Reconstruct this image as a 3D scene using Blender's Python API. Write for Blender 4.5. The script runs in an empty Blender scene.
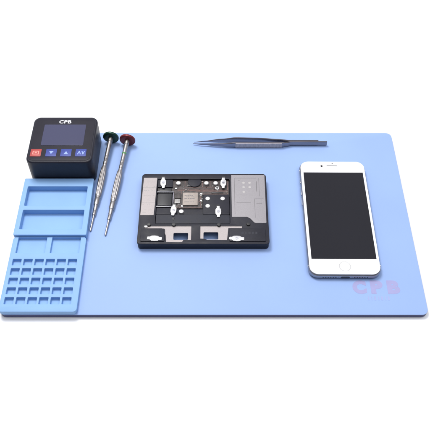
import bpy, bmesh, math, random
from mathutils import Vector, Matrix
random.seed(7)
MM = 0.001                      # every size below is in millimetres
sc = bpy.context.scene
col = sc.collection

# ------------------------------------------------------------------ materials
def mat(name, color, rough=0.5, metal=0.0, noise=0.0, nscale=200.0, bump=0.0, bscale=800.0,
        coat=0.0, spec=0.5, stretch=None, rnoise=0.0):
    m = bpy.data.materials.new(name); m.use_nodes = True
    nt = m.node_tree; b = nt.nodes['Principled BSDF']
    b.inputs['Base Color'].default_value = (*color, 1)
    b.inputs['Roughness'].default_value = rough
    b.inputs['Metallic'].default_value = metal
    b.inputs['Coat Weight'].default_value = coat
    b.inputs['Coat Roughness'].default_value = 0.05
    b.inputs['Specular IOR Level'].default_value = spec
    tc = nt.nodes.new('ShaderNodeTexCoord')
    src = tc.outputs['Object']
    if stretch:
        mp = nt.nodes.new('ShaderNodeMapping'); mp.inputs['Scale'].default_value = stretch
        nt.links.new(src, mp.inputs['Vector']); src = mp.outputs['Vector']
    if noise or rnoise:
        n = nt.nodes.new('ShaderNodeTexNoise'); n.inputs['Scale'].default_value = nscale
        n.inputs['Detail'].default_value = 6
        nt.links.new(src, n.inputs['Vector'])
    if noise:
        r = nt.nodes.new('ShaderNodeMapRange')
        r.inputs['From Min'].default_value = 0.3; r.inputs['From Max'].default_value = 0.7
        r.inputs['To Min'].default_value = 1 - noise; r.inputs['To Max'].default_value = 1 + noise
        nt.links.new(n.outputs['Fac'], r.inputs['Value'])
        v = nt.nodes.new('ShaderNodeVectorMath'); v.operation = 'SCALE'
        v.inputs[0].default_value = color
        nt.links.new(r.outputs['Result'], v.inputs['Scale'])
        nt.links.new(v.outputs['Vector'], b.inputs['Base Color'])
    if rnoise:
        r2 = nt.nodes.new('ShaderNodeMapRange')
        r2.inputs['From Min'].default_value = 0.3; r2.inputs['From Max'].default_value = 0.7
        r2.inputs['To Min'].default_value = max(0.02, rough - rnoise); r2.inputs['To Max'].default_value = rough + rnoise
        nt.links.new(n.outputs['Fac'], r2.inputs['Value'])
        nt.links.new(r2.outputs['Result'], b.inputs['Roughness'])
    if bump:
        n2 = nt.nodes.new('ShaderNodeTexNoise'); n2.inputs['Scale'].default_value = bscale
        n2.inputs['Detail'].default_value = 4
        nt.links.new(src, n2.inputs['Vector'])
        bp = nt.nodes.new('ShaderNodeBump'); bp.inputs['Strength'].default_value = bump
        bp.inputs['Distance'].default_value = 0.0003
        nt.links.new(n2.outputs['Fac'], bp.inputs['Height'])
        nt.links.new(bp.outputs['Normal'], b.inputs['Normal'])
    return m

M = dict(
    ground=mat('white paper', (.94, .94, .94), .9, spec=.1, noise=.01, nscale=6),
    mat_top=mat('pale blue silicone', (.312, .440, .735), .52, noise=.035, nscale=11, bump=.14, bscale=1500, spec=.18, rnoise=.05),
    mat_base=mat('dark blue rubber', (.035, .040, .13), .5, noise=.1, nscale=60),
    tray=mat('light blue silicone', (.25, .435, .725), .55, noise=.03, nscale=40, bump=.12, bscale=1200, spec=.3),
    print_pink=mat('faded pink ink', (.335, .335, .585), .5, noise=.03, nscale=120),
    print_pink2=mat('faded pale pink ink', (.325, .39, .66), .5, noise=.03, nscale=120),
    plastic=mat('black plastic', (.012, .012, .021), .42, spec=.32, noise=.15, nscale=90, bump=.25, bscale=2500),
    panel=mat('dark grey panel film', (.017, .0155, .024), .48, spec=.22, noise=.12, nscale=70, bump=.1, bscale=1800),
    lcd=mat('unlit grey display', (.060, .062, .116), .22, noise=.03, nscale=20, spec=.3),
    red_btn=mat('red membrane key', (.38, .040, .035), .45, noise=.1, nscale=200),
    blue_btn=mat('blue membrane key', (.024, .045, .27), .45, noise=.1, nscale=200),
    icon_red=mat('pale red ink', (.80, .28, .24), .5, noise=.05),
    icon_blue=mat('pale blue ink', (.28, .38, .85), .5, noise=.05),
    white_ink=mat('white ink', (.75, .76, .80), .5, noise=.03),
    dark_ink=mat('dark ink', (.05, .05, .06), .5, noise=.1),
    steel=mat('satin steel', (.38, .36, .355), .40, 1.0, noise=.08, nscale=160, rnoise=.08, stretch=(.15, 1, 1), bump=.08),
    steel_dark=mat('dark steel', (.27, .255, .285), .24, 1.0, noise=.12, nscale=160, rnoise=.08, stretch=(.15, 1, 1)),
    brushed=mat('brushed grip steel', (.50, .44, .43), .48, .2, noise=.18, nscale=900, rnoise=.08, stretch=(1, 1, .3), bump=.2),
    green=mat('dark green anodised metal', (.008, .048, .030), .35, .3, noise=.15, nscale=200),
    red=mat('dark red anodised metal', (.16, .014, .016), .35, .3, noise=.15, nscale=200),
    green_mark=mat('green enamel', (.10, .28, .10), .4, noise=.1),
    anod=mat('black anodised aluminium', (.010, .010, .018), .46, .0, noise=.25, nscale=150, bump=.3, bscale=3000, spec=.3, rnoise=.08),
    anod_grey=mat('charcoal anodised aluminium', (.022, .023, .032), .5, .0, spec=.3, noise=.3, nscale=120, bump=.3, bscale=3000, rnoise=.08),
    plate_tan=mat('warm bead blasted plate', (.43, .385, .375), .55, .1, noise=.06, nscale=1100, bump=.3, bscale=3500),
    plate_grey=mat('grey bead blasted plate', (.30, .283, .295), .55, .1, noise=.06, nscale=1100, bump=.3, bscale=3500),
    groove=mat('shaded engraved line', (.16, .15, .155), .6, noise=.1),
    dot_light=mat('light dimple metal', (.42, .40, .39), .5, .1, noise=.05),
    pcb=mat('dark brown circuit board', (.045, .034, .032), .5, noise=.6, nscale=420, bump=.4, bscale=2500),
    copper=mat('copper trace', (.15, .085, .075), .4, .4, noise=.3, nscale=300),
    chip_tan=mat('tan chip lid', (.34, .29, .255), .5, .1, noise=.1, nscale=300),
    chip_black=mat('black chip', (.015, .015, .018), .35, noise=.2, nscale=300),
    chip_grey=mat('grey chip', (.30, .29, .28), .45, .2, noise=.2, nscale=400),
    pin=mat('polished nickel pin', (.66, .65, .64), .34, .7, noise=.03, rnoise=.05),
    alu=mat('silver aluminium', (.36, .36, .39), .34, .9, noise=.05, nscale=300, rnoise=.05),
    glass_white=mat('white front glass', (.88, .88, .88), .08, noise=.01, nscale=8, coat=.5),
    glass_black=mat('black display glass', (.0050, .0045, .0085), .07, spec=.44, noise=.1, nscale=9, rnoise=.03),
    black=mat('black cavity', (.008, .008, .01), .4, noise=.1),
    band=mat('white antenna plastic', (.78, .78, .80), .4, noise=.03),
)

# ------------------------------------------------------------------ helpers
def tag(o, label=None, cat=None, group=None, kind=None):
    if label: o['label'] = label
    if cat: o['category'] = cat
    if group: o['group'] = group
    if kind: o['kind'] = kind
    return o

def thing(name, loc, label, cat, rot=(0, 0, 0), group=None):
    o = bpy.data.objects.new(name, None); col.objects.link(o)
    o.empty_display_size = .01
    o.location = Vector(loc) * MM; o.rotation_euler = rot
    return tag(o, label, cat, group)

def link(name, me, m, parent=None, smooth=35):
    me.name = name
    me.materials.clear(); me.materials.append(m)
    for p in me.polygons: p.use_smooth = True; p.material_index = 0
    me.set_sharp_from_angle(angle=math.radians(smooth))
    o = bpy.data.objects.new(name, me); col.objects.link(o)
    if parent: o.parent = parent
    return o

def area(p): return .5 * sum(p[i][0]*p[(i+1) % len(p)][1] - p[(i+1) % len(p)][0]*p[i][1] for i in range(len(p)))

def rrect(x0, y0, x1, y1, r=0.0, n=6):
    if r <= 0: return [(x0, y0), (x1, y0), (x1, y1), (x0, y1)]
    out = []
    for cx, cy, a in ((x1-r, y0+r, -90), (x1-r, y1-r, 0), (x0+r, y1-r, 90), (x0+r, y0+r, 180)):
        for k in range(n+1):
            t = math.radians(a + 90*k/n); out.append((cx+r*math.cos(t), cy+r*math.sin(t)))
    return out

def circle(cx, cy, r, n=24): return [(cx+r*math.cos(2*math.pi*k/n), cy+r*math.sin(2*math.pi*k/n)) for k in range(n)]

def slab_mesh(outers, holes, z0, z1, bevel=0.0, res=2):
    cu = bpy.data.curves.new('c', 'CURVE'); cu.dimensions = '2D'; cu.fill_mode = 'BOTH'
    for grp, sgn in ((outers, 1), (holes, -1)):
        for p in grp:
            if area(p) * sgn < 0: p = p[::-1]
            s = cu.splines.new('POLY'); s.points.add(len(p)-1)
            for q, (x, y) in zip(s.points, p): q.co = (x, y, 0, 1)
            s.use_cyclic_u = True
    cu.extrude = (z1-z0)/2 - bevel; cu.bevel_depth = bevel; cu.bevel_resolution = res; cu.offset = -bevel
    ob = bpy.data.objects.new('c', cu); col.objects.link(ob)
    dg = bpy.context.evaluated_depsgraph_get(); dg.update()
    me = bpy.data.meshes.new_from_object(ob.evaluated_get(dg))
    bpy.data.objects.remove(ob); bpy.data.curves.remove(cu)
    me.transform(Matrix.Translation((0, 0, (z0+z1)/2)))
    bm = bmesh.new(); bm.from_mesh(me)
    bmesh.ops.remove_doubles(bm, verts=bm.verts, dist=0.0005)
    bmesh.ops.recalc_face_normals(bm, faces=bm.faces)
    bm.to_mesh(me); bm.free()
    return me

def join(meshes):
    bm = bmesh.new()
    for me in meshes: bm.from_mesh(me)
    out = bpy.data.meshes.new('j'); bm.to_mesh(out); bm.free()
    return out

def fin(me, mtx=None):
    if mtx is not None: me.transform(mtx)
    me.transform(Matrix.Scale(MM, 4)); return me

def slab(name, outers, z0, z1, m, parent, holes=(), bevel=0.0, res=2, smooth=35):
    return link(name, fin(slab_mesh(outers, list(holes), z0, z1, bevel, res)), m, parent, smooth)

def slabs(name, specs, m, parent, smooth=35):
    return link(name, fin(join([slab_mesh(*s) for s in specs])), m, parent, smooth)

def lathe_mesh(prof, n=40, flute=None):
    """prof: (x, r) along +X; flute=(x0,x1,count,depth)"""
    bm = bmesh.new(); rings = []
    for x, r in prof:
        ring = []
        for k in range(n):
            t = 2*math.pi*k/n; rr = r
            if flute and flute[0] < x < flute[1]: rr = r*(1 - flute[3]*(.5+.5*math.cos(flute[2]*t)))
            ring.append(bm.verts.new((x, rr*math.cos(t), rr*math.sin(t))))
        rings.append(ring)
    for a, b in zip(rings, rings[1:]):
        for k in range(n): bm.faces.new((a[k], a[(k+1) % n], b[(k+1) % n], b[k]))
    bm.faces.new(rings[0][::-1]); bm.faces.new(rings[-1])
    bmesh.ops.recalc_face_normals(bm, faces=bm.faces)
    me = bpy.data.meshes.new('l'); bm.to_mesh(me); bm.free(); return me

def lathe(name, prof, m, parent, n=40, flute=None, smooth=35):
    return link(name, fin(lathe_mesh(prof, n, flute)), m, parent, smooth)

def text_mesh(s, w, h, x, y, z, th=.06, offset=0.0, shear=0.0, space=1.0):
    cu = bpy.data.curves.new('t', 'FONT'); cu.body = s; cu.size = 1; cu.extrude = 0.01
    cu.offset = offset; cu.shear = shear; cu.space_character = space; cu.resolution_u = 4
    ob = bpy.data.objects.new('t', cu); col.objects.link(ob)
    dg = bpy.context.evaluated_depsgraph_get(); dg.update()
    me = bpy.data.meshes.new_from_object(ob.evaluated_get(dg))
    bpy.data.objects.remove(ob); bpy.data.curves.remove(cu)
    xs = [v.co.x for v in me.vertices]; ys = [v.co.y for v in me.vertices]
    sx = w/(max(xs)-min(xs)); sy = h/(max(ys)-min(ys))
    me.transform(Matrix.Translation((x, y, z+th/2)) @ Matrix.Diagonal((sx, sy, th/.02, 1)) @ Matrix.Translation((-min(xs), -min(ys), 0)))
    return me

# ------------------------------------------------------------------ setting
bm = bmesh.new()
bm.free()
me = slab_mesh([rrect(-700, -480, 1080, 980, 60, 10)], [], -30, -5.05, 2)
g = link('tabletop', fin(me), M['ground']); tag(g, kind='structure')

# ------------------------------------------------------------------ heating mat
W, D = 380, 220
def outline(e):                 # rounded rectangle with a step cut out where the control box stands
    p = [q for q in rrect(e, e, W-e, D-e, 6, 10) if not (q[0] < 10 and q[1] > 100)]
    i = max(range(len(p)), key=lambda k: (p[k][1], -p[k][0]))
    return p[:i+1] + [(9+e, D-e), (9+e, 152), (e, 149)] + p[i+1:]
mt = thing('work_mat', (0, 0, -5), 'large pale blue rectangular work mat with a thin dark edge lying under all the tools', 'mat')
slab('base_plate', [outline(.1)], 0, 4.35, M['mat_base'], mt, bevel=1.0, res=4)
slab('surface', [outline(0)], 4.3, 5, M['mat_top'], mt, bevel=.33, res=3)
lt = text_mesh('C', 12.6, 14.2, 315.8, 21.2, 5.02, .05, .07)
lt2 = text_mesh('P', 11.2, 14.2, 332.2, 21.2, 5.02, .05, .07)
lt3 = text_mesh('B', 11.6, 14.2, 347.2, 21.2, 5.02, .05, .07)
link('printed_lettering', fin(join([lt, lt2, lt3])), M['print_pink'], mt)['label'] = 'faded pink letters printed near the front right corner'
specs = []
for x, w in ((328.5, .9), (331.5, .8), (334, 1.6), (337.6, .9), (340.2, 1.7), (343.8, .9), (346.2, 1.6)):
    specs.append(([rrect(x, 14.6, x+w, 18.6)], [], 5.02, 5.06))
slabs('small_print', specs, M['print_pink2'], mt)

# ------------------------------------------------------------------ storage tray
tr = thing('storage_tray', (0, 0, 0), 'light blue silicone tray with long slots and rows of small square pockets', 'tray')
cells = [rrect(4.1+10.25*i, 8.0+10.15*j, 12.2+10.25*i, 14.9+10.15*j, .5, 3) for i in range(6) for j in range(5)]
comps = [rrect(5.2, 62.2, 32.3, 80.0, .3, 2), rrect(37.2, 62.2, 64.2, 80.0, .3, 2)]
slabs('pocket_section', [([rrect(.5, .4, 69.3, 80.5, 3.2, 6)], [], .05, 1.3),
                 ([rrect(.4, .3, 69.4, 80.6, 3.4, 6)], cells+comps, 1.0, 5.0, .35, 2)], M['tray'], tr)
slots = [rrect(5.0, 115.4, 64.4, 139.6, .9, 4), rrect(5.0, 87.2, 64.4, 110.2, .9, 4)]
slabs('slot_section', [([rrect(.5, 80.75, 69.4, 149.7, .8, 4)], [], .05, 1.0),
               ([rrect(.4, 80.7, 69.5, 149.8, 1.0, 4)], slots, .8, 8.0, .4, 3)], M['tray'], tr)

# ------------------------------------------------------------------ control box
cb = thing('control_box', (5.2, 150.6, 0), 'black plastic control box with a small grey screen, one red and three blue keys', 'controller')
CW, CD, CH = 65.4, 62.2, 31.5
slab('housing', [rrect(0, 0, CW, CD, 7, 10)], .05, CH, M['plastic'], cb, bevel=1.9, res=5, smooth=50)
slab('front_panel', [rrect(2.2, 2.4, CW-2.2, CD-2.2, 5.2, 8)], CH-.3, CH+.35, M['panel'], cb, bevel=.2)
Z = CH+.35
sb = slab('screen', [rrect(12.2, 22.0, 54.4, 50.6, .8, 4)], Z-.1, Z+.2, M['lcd'], cb, bevel=.05)
link('printed_lettering', fin(text_mesh('CPB', 12.4, 4.6, 26.4, 52.3, Z-.02, .1, .03, space=1.1)), M['white_ink'], cb)
def key(x, m, icons, im):
    k = slab('key', [[(x-.3, 7.4), (x+10.3, 7.4), (x+10.3, 17.0), (x-.3, 17.0)]], Z-.1, Z+.22, m, cb, bevel=.08)
    slabs('icon', icons, im, k)
    return k
z1, z2 = Z+.2, Z+.3
x = 3.9
key(x, M['red_btn'], [([rrect(x+1.8, 9.9, x+8.2, 14.6)], [rrect(x+2.7, 10.8, x+7.3, 13.7)], z1, z2),
                      ([rrect(x+4.0, 11.5, x+6.0, 13.0)], [], z1, z2)], M['icon_red'])['label'] = 'red key with a square outline icon'
x = 19.1
key(x, M['blue_btn'], [([[(x+2.8, 14.2), (x+7.2, 14.2), (x+5, 10.4)]], [], z1, z2)], M['icon_blue'])['label'] = 'blue key with a down arrow'
x = 33.7
key(x, M['blue_btn'], [([[(x+2.8, 10.2), (x+7.2, 10.2), (x+5, 14.2)]], [], z1, z2)], M['icon_blue'])['label'] = 'blue key with an up arrow'
x = 48.3
key(x, M['blue_btn'], [([[(x+1.6, 10), (x+2.5, 10), (x+3.9, 14.4), (x+3.0, 14.4)]], [], z1, z2),
                       ([[(x+4.4, 10), (x+5.3, 10), (x+3.9, 14.4), (x+3.1, 14.4)]], [], z2-.05, z2+.04),
                       ([[(x+5.6, 14.2), (x+6.5, 14.2), (x+7.3, 11.6), (x+8.1, 14.2), (x+8.9, 14.2), (x+7.7, 10), (x+6.9, 10)]], [], z1, z2)], M['icon_blue'])['label'] = 'blue key with a letter like icon'

# ------------------------------------------------------------------ screwdrivers
def screwdriver(tip, cap, capmat, label, mark=False):
    t = Vector(tip); c = Vector(cap); d = c-t; L = d.length
    yaw = math.atan2(d.y, d.x); pitch = -math.atan2(d.z, math.hypot(d.x, d.y))
    s = thing('screwdriver', tip, label, 'screwdriver', (random.uniform(0, .3), pitch, yaw), 'precision screwdrivers')
    s.rotation_mode = 'XYZ'
    g0, g1, g2 = 30.5, 78, L-2.2
    lathe('bit', [(0, .35), (.5, .7), (1.6, .95), (9, 1.0), (19, 1.05)], M['steel'], s, 20)
    lathe('collar', [(18, 1.3), (18.5, 1.75), (23, 1.85), (23.6, 1.6), (24.2, 1.6), (24.8, 1.9), (g0-.2, 2.0)], M['steel'], s, 28)
    pr = [(g0-.3, 1.9), (g0, 2.45), (g0+.8, 2.6), (g0+8, 2.8), (g0+8.5, 2.5), (g0+9.2, 2.5), (g0+9.7, 2.9)]
    pr += [(g0+10+k, 2.95+.45*math.sin(math.pi*k/34)) for k in range(0, 34, 2)]
    pr += [(g1-1.5, 2.8), (g1-.5, 2.35), (g1, 2.3)]
    lathe('grip', pr, M['steel'], s, 72, (g0+10.5, g0+43, 12, .13), 50)
    bodyp = [(g1-.1, 2.1), (g1+2, 2.15), (g1+2.2, 1.95), (g1+2.8, 1.95), (g1+3, 2.2), (L-8, 2.3), (L-7.8, 2.05), (L-7, 2.05), (L-6.8, 2.5), (g2+.3, 2.6)]
    lathe('shank', bodyp, M['steel'], s, 32)
    lathe('cap', [(g2-.1, 5.0), (g2+.1, 7.2), (g2+.6, 8.1), (g2+1.4, 8.4), (g2+2.6, 8.2), (g2+3.2, 7.2), (g2+3.3, 3)], capmat, s, 48)
    # small engraved marks on the upper side of the shank
    sp = []
    for k, xx in enumerate((g1+6, g1+7.4, g1+8.8, g1+10.6, g1+12)):
        sp.append(([rrect(xx, -.8, xx+.7, .8-.3*(k % 2))], [], 2.1, 2.3))
    slabs('size_marking', sp, M['dark_ink'], s)
    if mark: lathe('colour_ring', [(L-20.5, 2.27), (L-20.4, 2.36), (L-18.6, 2.38), (L-18.5, 2.3)], M['green_mark'], s, 32)
    return s
screwdriver((71.4, 89.5, 1.1), (81.6, 206.2, 8.45), M['green'], 'slim steel precision screwdriver with a dark green round cap beside the control box')
screwdriver((86.2, 84.3, 1.1), (99.3, 202.6, 8.45), M['red'], 'slim steel precision screwdriver with a dark red round cap', True)

# ------------------------------------------------------------------ tweezers
def arm_mesh(pts, th, sgn):
    """pts: (x, y, zc, half_height); plate of thickness th standing on its long edge"""
    # resample smoothly
    P = []
    for i in range(len(pts)-1):
        p0 = pts[max(i-1, 0)]; p1 = pts[i]; p2 = pts[i+1]; p3 = pts[min(i+2, len(pts)-1)]
        for k in range(6):
            t = k/6
            P.append(tuple(p1[0]+(p2[0]-p1[0])*t if j == 0 else
                     p1[j] + (p2[j]-p1[j])*(3*t*t-2*t**3) for j in range(4)))
    P.append(pts[-1])
    bm = bmesh.new(); rings = []
    for i, (x, y, zc, h) in enumerate(P):
        tt = min(th, .35+h*.5)
        e = min(.5, h*.4, tt*.3)
        sec = [(-tt/2, -h+e), (-tt/2+e, -h), (tt/2-e, -h), (tt/2, -h+e), (tt/2, h-e), (tt/2-e, h), (-tt/2+e, h), (-tt/2, h-e)]
        rings.append([bm.verts.new((x, y+a, zc+b)) for a, b in sec])
    for a, b in zip(rings, rings[1:]):
        for k in range(8): bm.faces.new((a[k], a[(k+1) % 8], b[(k+1) % 8], b[k]))
    bm.faces.new(rings[0][::-1]); bm.faces.new(rings[-1])
    bmesh.ops.recalc_face_normals(bm, faces=bm.faces)
    me = bpy.data.meshes.new('a'); bm.to_mesh(me); bm.free(); return me
tx, ty = 238, 202
tw = thing('tweezers', (tx, ty, 0), 'long thin steel tweezers lying on edge near the back edge of the mat', 'tweezers')
near = [(168, 202.6, 2.0, .3), (178, 201.2, 2.3, .9), (196, 199.9, 3.0, 2.0), (207, 199.3, 3.7, 2.9), (212, 199.2, 3.9, 3.5), (262, 199.4, 3.9, 3.5), (266, 200.3, 3.7, 3.2), (272, 201.6, 3.6, 3.0), (309, 201.6, 3.6, 3.0)]
far = [(169, 204.6, 2.0, .3), (180, 205.4, 2.4, 1.0), (198, 206.2, 3.2, 2.2), (213, 206.4, 3.9, 3.4), (236, 205.9, 3.9, 3.4), (258, 204.3, 3.8, 3.2), (270, 203.2, 3.6, 3.1), (300, 203.2, 3.6, 3.0)]
sh = Matrix.Translation((-tx, -ty, 0))
link('arm', fin(arm_mesh(near, 1.7, 1), sh), M['steel_dark'], tw)
link('arm', fin(arm_mesh(far, 1.7, 1), sh), M['steel_dark'], tw)
def plate_xz(x0, x1, y0, y1, z0, z1):
    me = slab_mesh([rrect(x0, z0, x1, z1, .8, 3)], [], -(y1-y0)/2, (y1-y0)/2, .12, 1)
    me.transform(Matrix.Rotation(math.radians(90), 4, 'X'))
    me.transform(Matrix.Translation((0, (y0+y1)/2, 0))); return me
link('grip_pad', fin(plate_xz(212.5, 261.5, 197.95, 198.5, .7, 7.3), sh), M['brushed'], tw)

# ------------------------------------------------------------------ board fixture
FX, FY = 118, 69.6
fx = thing('repair_fixture', (FX, FY, 0), 'black rectangular metal board holding fixture with pale plates in the middle of the mat', 'fixture')
def L(p): return [(a-FX, b-FY) for a, b in p]
def R(x0, y0, x1, y1, r=0., n=4): return L(rrect(x0, y0, x1, y1, r, n))
FW, FD = 124.2, 85.2
winL, winR = R(151.9, 74.6, 165.8, 82.6, 1), R(180.2, 74.9, 194.2, 83.4, 1)
lowL = L([(134, 90.2), (168.6, 90.2), (168.6, 74.2), (161.5, 74.2), (160.2, 71.9), (145.3, 71.9), (144.6, 80), (142.4, 84.5), (141.0, 87.6), (124.2, 87.6), (124.2, 90.2)])
lowR = L([(177.2, 90.2), (216.8, 90.2), (216.8, 87.9), (203.8, 87.9), (202.4, 74.2), (184, 74.2), (181, 75.6), (177.3, 75.8)])
rec = R(133.9, 92.8, 205.6, 148.2, 1.5)
slab('base_block', [rrect(.3, .3, FW-.3, FD-.3, 3, 6)], .05, 6.2, M['anod'], fx, holes=[R(144, 71.0, 171, 92, 1), R(174.5, 71.0, 202, 92, 1)], bevel=.3)
slab('top_frame', [rrect(0, 0, FW, FD, 3.2, 8)], 6.0, 9.0, M['anod'], fx, holes=[lowL, lowR, rec], bevel=.3, res=2)
def inset(poly, d):
    cx = sum(p[0] for p in poly)/len(poly); cy = sum(p[1] for p in poly)/len(poly)
    return poly
slab('window_plate', [lowL], 7.7, 8.4, M['plate_tan'], fx, holes=[winL])['label'] = 'pale plate round the left window'
slab('window_plate', [lowR], 7.7, 8.4, M['plate_tan'], fx, holes=[winR])['label'] = 'pale plate round the right window'
slab('side_plate', [L([(119.9, 149.6), (119.2, 103.0), (132.0, 103.0), (132.6, 116), (133.2, 149.6)])], 8.8, 9.25, M['plate_tan'], fx, bevel=.1)['label'] = 'warm pale plate along the left end'
rp = slab('side_plate', [L([(207.3, 153.2), (207.4, 100.9), (221.8, 100.9), (225, 98.9), (228.6, 94.2), (230, 93.6), (239.6, 93.6), (240.2, 94.2), (240.8, 153.2)])], 8.8, 9.25, M['plate_grey'], fx, bevel=.1)
rp['label'] = 'large grey plate at the right end with a cut away corner'
def grooves(parent, rects, m=M['groove'], name='engraving', z=9.25):
    return slabs(name, [([L(rrect(*r))], [], z-.05, z+.04) for r in rects], m, parent)
grooves(rp, [(210.2, 104, 210.6, 149), (210.6, 149.0, 232, 149.3), (232.0, 132, 232.6, 145), (229.6, 100, 230.0, 123), (230.0, 122.7, 238.6, 123.1),
             (212, 127.4, 228, 127.7), (214, 146.2, 216, 146.4), (234.6, 126, 234.9, 149), (212, 118, 226, 118.25), (231.5, 117, 237, 117.3)])
slabs('dimple', [([L(circle(a, b, 1.3, 16))], [], 9.2, 9.29) for a, b in ((219.5, 143), (219.5, 137.5), (219.5, 131.5), (225.5, 137.5), (225.5, 143))], M['dot_light'], rp)
lp = [o for o in fx.children if o.get('label', '').startswith('warm')][0]
grooves(lp, [(121+1.9*k, yy, 121.9+1.9*k+random.uniform(0, .6), yy+.5) for yy in (144, 138, 133, 127, 121, 116, 110, 106) for k in range(6) if random.random() < .55] + [(119.9, 137.0, 132.4, 137.25), (119.8, 118.2, 132.2, 118.4)], M['chip_grey'])
# raised dark blocks, rails, pins
def blk(name, poly, z0, z1, m, parent=fx, bevel=.2, holes=()):
    return slab(name, [poly], z0, z1, m, parent, bevel=bevel, holes=holes)
blk('clamp_block', R(179.6, 104.5, 205.2, 128.6, 1), 6.1, 8.7, M['anod'])
blk('clamp_block', R(134.3, 93.2, 205.2, 104.2, .8), 6.1, 8.7, M['anod_grey'])
blk('clamp_block', R(134.3, 104.5, 152.6, 112.2, .8), 6.1, 8.5, M['anod'])
blk('clamp_block', R(134.3, 138, 149.0, 147.8, .8), 6.1, 8.6, M['anod'])
blk('round_boss', L(circle(170.6, 145.4, 6.6, 32)), 6.1, 8.4, M['anod'])
blk('cover_block', R(121.0, 72.2, 143.6, 86.6, 1), 8.8, 9.9, M['anod'], holes=[])
blk('cover_block', R(204.6, 72.2, 238.8, 86.6, 1), 8.8, 9.9, M['anod'])
slabs('index_lettering', [([L(rrect(216+3.3*k, 80.2, 217.6+3.3*k+random.uniform(0, .9), 82.8))], [], 9.85, 9.94) for k in range(5)], M['anod_grey'], fx)
sq = blk('cover_slide', R(135.0, 116.0, 148.6, 130.6, .5), 6.1, 8.0, M['chip_black'])
for y0 in (131.3, 113.6):
    blk('rail', R(133.9, y0, 150.6, y0+1.0, .3), 6.1, 8.9, M['alu'], bevel=.15)
blk('rail', R(149.7, 114.8, 150.6, 131.1, .2), 6.1, 8.8, M['steel_dark'], bevel=.1)
# slot pockets above each clip
def pin(x, y, r=2.35):
    p = lathe_mesh([(5.9, r), (9.0, r), (9.35, r-.35), (9.4, .3)], 24)
    p.transform(Matrix.Rotation(math.radians(-90), 4, 'Y')); p.transform(Matrix.Translation((x-FX, y-FY, 0)))
    return link('pin', fin(p), M['pin'], fx)
for x, y in ((154.6, 143.0), (182.5, 143.0), (191.7, 143.0), (183.9, 123.3), (198.6, 123.3), (184.0, 114.2), (158.5, 107.6)): pin(x, y)
def clip(x, y, rot=0, s=1.0):
    def T(p):
        a = math.radians(rot); return [(x-FX+s*(u*math.cos(a)-v*math.sin(a)), y-FY+s*(u*math.sin(a)+v*math.cos(a))) for u, v in p]
    half = [(1.2, -6.6), (1.5, -6.0), (1.5, -4.4), (2.7, -2.7), (2.9, 0), (2.7, 2.7), (1.5, 4.4), (1.5, 6.0), (1.2, 6.6)]
    out = half + [(-a, b) for a, b in reversed(half)]
    c = slab('clip', [T(out)], 8.9, 10.2, M['pin'], fx, bevel=.25, res=2)
    slabs('screw', [([T(circle(0, 0, 1.45, 20))], [T(rrect(-1.0, -.22, 1.0, .22)), ], 10.1, 10.6)], M['alu'], c)
    blk('clip_slot', T(rrect(-1.7, 6.2, 1.7, 9.0, .8, 4)), 8.9, 9.06, M['black'], bevel=0)
clip(139.6, 142.8, 3); clip(199.4, 142.6, -2); clip(151.0, 108.6, -4); clip(194.3, 106.8, 1)
clip(134.4, 75.4, 87, 1.06); clip(211.5, 75.2, -92, 1.06)
for x, y in ((128.3, 91.6), (151.9, 91.4), (194.8, 91.2), (222.8, 92.0)):
    k_ = lathe_mesh([(8.8, 1.9), (9.9, 1.9), (10.2, 1.6), (10.25, .5)], 24); k_.transform(Matrix.Rotation(math.radians(-90), 4, 'Y')); k_.transform(Matrix.Translation((x-FX, y-FY, 0)))
    link('pivot_knob', fin(k_), M['black'], fx)
blk('stop_tab', R(124.0, 88.4, 127.0, 90.4, .5), 8.3, 9.5, M['pin'], bevel=.1)
blk('pointer', L([(149.6, 100.0), (152.4, 100.0), (151, 96.2)]), 8.6, 9.0, M['black'], bevel=0)

# ------------------------------------------------------------------ circuit board in the fixture
bd = thing('circuit_board', (FX, FY, 6.3), 'small dark brown circuit board with chips clamped in the black fixture', 'circuit board')
board = L([(150.9, 112.6), (178.9, 112.6), (178.9, 129.2), (205.0, 129.2), (205.0, 147.6), (134.4, 147.6), (134.4, 132.6), (150.9, 132.6)])
slab('substrate', [board], 0, .9, M['pcb'], bd, bevel=.08)
tr_r = [(152, 136.2, 200, 136.7), (154, 134.7, 203.5, 135.1), (172, 132.9, 203.2, 133.5), (203.0, 130.2, 203.6, 147), (179.5, 130.0, 203.0, 130.5),
        (158, 130.6, 158.4, 134.7), (160, 138.2, 199, 138.5), (176.6, 113.5, 177.0, 131), (152, 113.4, 177, 113.7), (186, 138.5, 186.4, 147), (161, 139, 161.4, 147), (178.6, 139, 179, 147)]
slabs('copper_trace', [([L(rrect(*r))], [], .85, .97) for r in tr_r], M['copper'], bd)
def chip(name, r, h, m, bevel=.12): return slab(name, [R(*r)], .85, .9+h, m, bd, bevel=bevel)
chip('processor_chip', (159.4, 115.6, 174.2, 131.0, .4), 1.6, M['chip_tan'])['label'] = 'large square tan chip'
pc = [o for o in bd.children if o.name.startswith('processor_chip')][0]
slabs('chip_marking', [([R(161.2+1.7*k, yy, 162.2+1.7*k+random.uniform(0, .5), yy+.7)], [], 2.45, 2.53) for yy in (127.2, 125.2, 123.2, 119.0) for k in range(6) if random.random() < .8], M['groove'], pc)
chip('chip', (151.6, 118.0, 157.0, 123.4), 1.3, M['chip_grey'])
chip('chip', (151.6, 124.4, 157.4, 130.4), 1.0, M['pcb'])
chip('chip', (164, 139.6, 174, 143.6), .8, M['chip_black'])
chip('chip', (136, 133.6, 148, 137.4), .9, M['chip_black'])
chip('chip', (187.6, 131.4, 198.6, 132.6), .7, M['chip_black'])
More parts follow.
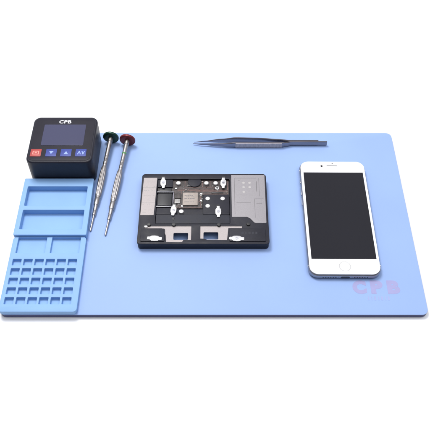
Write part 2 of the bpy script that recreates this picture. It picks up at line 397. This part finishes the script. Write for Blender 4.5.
for k in range(62):
    if k < 34:
        a, b = random.uniform(151.5, 202), random.uniform(131.6, 146.6)
    elif k < 50: a, b = random.uniform(174.6, 178.0), random.uniform(113.6, 131.4)
    else: a, b = random.uniform(151.6, 159), random.uniform(113.2, 117.4)
    w, h = random.choice(((1.0, .5), (.5, 1.0), (1.4, .8), (.8, .8), (1.8, 1.0)))
    chip('component', (a, b, a+w, b+h), random.uniform(.35, .6), random.choice((M['chip_grey'], M['chip_tan'], M['chip_black'], M['copper'], M['chip_grey'])), .05)
for a, b in ((151.5, 136.2), (176.5, 129.5), (176.4, 121.0), (158.0, 114.2)): chip('connector', (a, b, a+2.0, b+1.6), .9, M['pin'])
rg = lathe_mesh([(.8, 2.0), (1.6, 2.0), (1.75, 1.7), (1.75, 1.1), (1.3, .9)], 24); rg.transform(Matrix.Rotation(math.radians(-90), 4, 'Y')); rg.transform(Matrix.Translation((193.3-FX, 137.6-FY, 0)))
ro = link('screw_ring', fin(rg), M['pin'], bd)
slab('hole', [L(circle(193.3, 137.6, .9, 16))], 1.2, 1.34, M['black'], ro)

# ------------------------------------------------------------------ phone
ph = thing('smartphone', (310.2, 105.2, 0), 'white smartphone with a round home button and a dark switched off screen', 'phone', (0, 0, math.radians(-.35)))
PW, PL, PH = 66.8, 137.4, 7.1
body = slab('body', [rrect(-PW/2, -PL/2, PW/2, PL/2, 9.2, 14)], .05, PH-.25, M['alu'], ph, bevel=2.9, res=8, smooth=60)
g0 = slab('front_glass', [rrect(-PW/2+1.0, -PL/2+1.0, PW/2-1.0, PL/2-1.0, 8.4, 14)], PH-.6, PH+.15, M['glass_white'], ph, bevel=.34, res=4, smooth=60)
zz = PH+.15
slab('display', [rrect(-29.9, -51.2, 30.1, 53.0)], zz-.04, zz+.03, M['glass_black'], ph)
hb = slab('home_button', [circle(.1, -59.3, 5.3, 48)], zz-.05, zz+.03, M['chip_grey'], ph, holes=[circle(.1, -59.3, 4.98, 48)])
slab('button_face', [circle(.1, -59.3, 4.9, 48)], zz-.1, zz-.0+.02, M['glass_white'], hb)
slab('earpiece', [rrect(-5.8, 61.2, 5.4, 62.2, .5, 5)], zz-.04, zz+.03, M['anod_grey'], ph)
slab('front_camera', [circle(-10.8, 61.5, 1.15, 24)], zz-.04, zz+.03, M['black'], ph)
slab('sensor', [circle(.3, 65.2, .6, 16)], zz-.04, zz+.03, M['anod_grey'], ph)
def side_y(outers, y0, y1):     # extrude along Y from XZ outlines
    ms = []
    for p in outers:
        me = slab_mesh([p], [], -(y1-y0)/2, (y1-y0)/2); me.transform(Matrix.Rotation(math.radians(90), 4, 'X')); me.transform(Matrix.Translation((0, (y0+y1)/2, 0))); ms.append(me)
    return join(ms)
yb = -PL/2
link('charging_port', fin(side_y([rrect(-4.2, 2.2, 4.2, 4.6, 1.2, 5)], yb-.05, yb+.6)), M['black'], ph)
for sgn in (-1, 1):
    link('speaker_grille', fin(side_y([circle(sgn*(8.6+2.3*k), 3.4, .65, 14) for k in range(6)], yb-.04, yb+.6)), M['black'], ph)
    link('case_screw', fin(side_y([circle(sgn*6.2, 3.4, .55, 14)], yb-.04, yb+.6)), M['steel_dark'], ph)
def side_x(p, x0, x1):          # outlines in (y, z), extruded along X
    me = slab_mesh([p], [], -(x1-x0)/2, (x1-x0)/2, .12, 1)
    me.transform(Matrix(((0, 0, 1, (x0+x1)/2), (1, 0, 0, 0), (0, 1, 0, 0), (0, 0, 0, 1)))); return me
for n, y0, y1 in (('mute_switch', 41, 46), ('volume_button', 26, 36), ('volume_button', 13.5, 23.5)):
    link(n, fin(side_x(rrect(y0, 2.4, y1, 4.4, .9, 4), -PW/2-.35, -PW/2+.5)), M['alu'], ph)
link('power_button', fin(side_x(rrect(26, 2.4, 36, 4.4, .9, 4), PW/2-.5, PW/2+.35)), M['alu'], ph)
for sy in (-1, 1):
    for sx in (-1, 1):
        link('antenna_band', fin(side_x(rrect(sy*57.2-.6, 1.9, sy*57.2+.6, 5.6, .3, 2), sx*PW/2-.4 if sx > 0 else -PW/2-.06, sx*PW/2+.06 if sx > 0 else -PW/2+.4)), M['band'], ph)

# ------------------------------------------------------------------ light
w = bpy.data.worlds.new('World'); sc.world = w; w.use_nodes = True
nt = w.node_tree; bg = nt.nodes['Background']
tc = nt.nodes.new('ShaderNodeTexCoord'); dt = nt.nodes.new('ShaderNodeVectorMath'); dt.operation = 'DOT_PRODUCT'
dt.inputs[1].default_value = Vector((-.1, .45, .88)).normalized()
nt.links.new(tc.outputs['Generated'], dt.inputs[0])
rp_ = nt.nodes.new('ShaderNodeValToRGB'); nt.links.new(dt.outputs['Value'], rp_.inputs['Fac'])
rp_.color_ramp.interpolation = 'EASE'
rp_.color_ramp.elements[0].position = 0.0; rp_.color_ramp.elements[0].color = (.10, .105, .13, 1)
rp_.color_ramp.elements[1].position = .9; rp_.color_ramp.elements[1].color = (.90, .92, 1.0, 1)
nt.links.new(rp_.outputs['Color'], bg.inputs['Color']); bg.inputs['Strength'].default_value = .92
def softbox(name, loc, target, size, power, color):
    l = bpy.data.lights.new(name, 'AREA'); l.shape = 'RECTANGLE'; l.size, l.size_y = size; l.energy = power; l.color = color
    o = bpy.data.objects.new(name, l); col.objects.link(o); o.location = Vector(loc)*MM
    o.rotation_euler = (Vector(target)-Vector(loc)).to_track_quat('-Z', 'Y').to_euler(); return o
softbox('softbox_key', (-70, 480, 1050), (190, 110, 0), (.36, .36), 9.8, (1, .985, .97))
softbox('softbox_fill', (620, 60, 1150), (190, 110, 0), (.7, .7), 4.0, (.97, .98, 1))

# ------------------------------------------------------------------ camera
cd = bpy.data.cameras.new('camera'); cam = bpy.data.objects.new('camera', cd); col.objects.link(cam)
cam.location = Vector((191.1, -290.2, 536.8))*MM
cam.rotation_euler = (math.radians(90-53.3), 0, 0)
cd.sensor_width = 36; cd.lens = 684/430*36; cd.clip_start = .01; cd.clip_end = 50
sc.camera = cam
sc.view_settings.view_transform = 'Standard'; sc.view_settings.look = 'None'
sc.view_settings.exposure = 0; sc.view_settings.gamma = 1
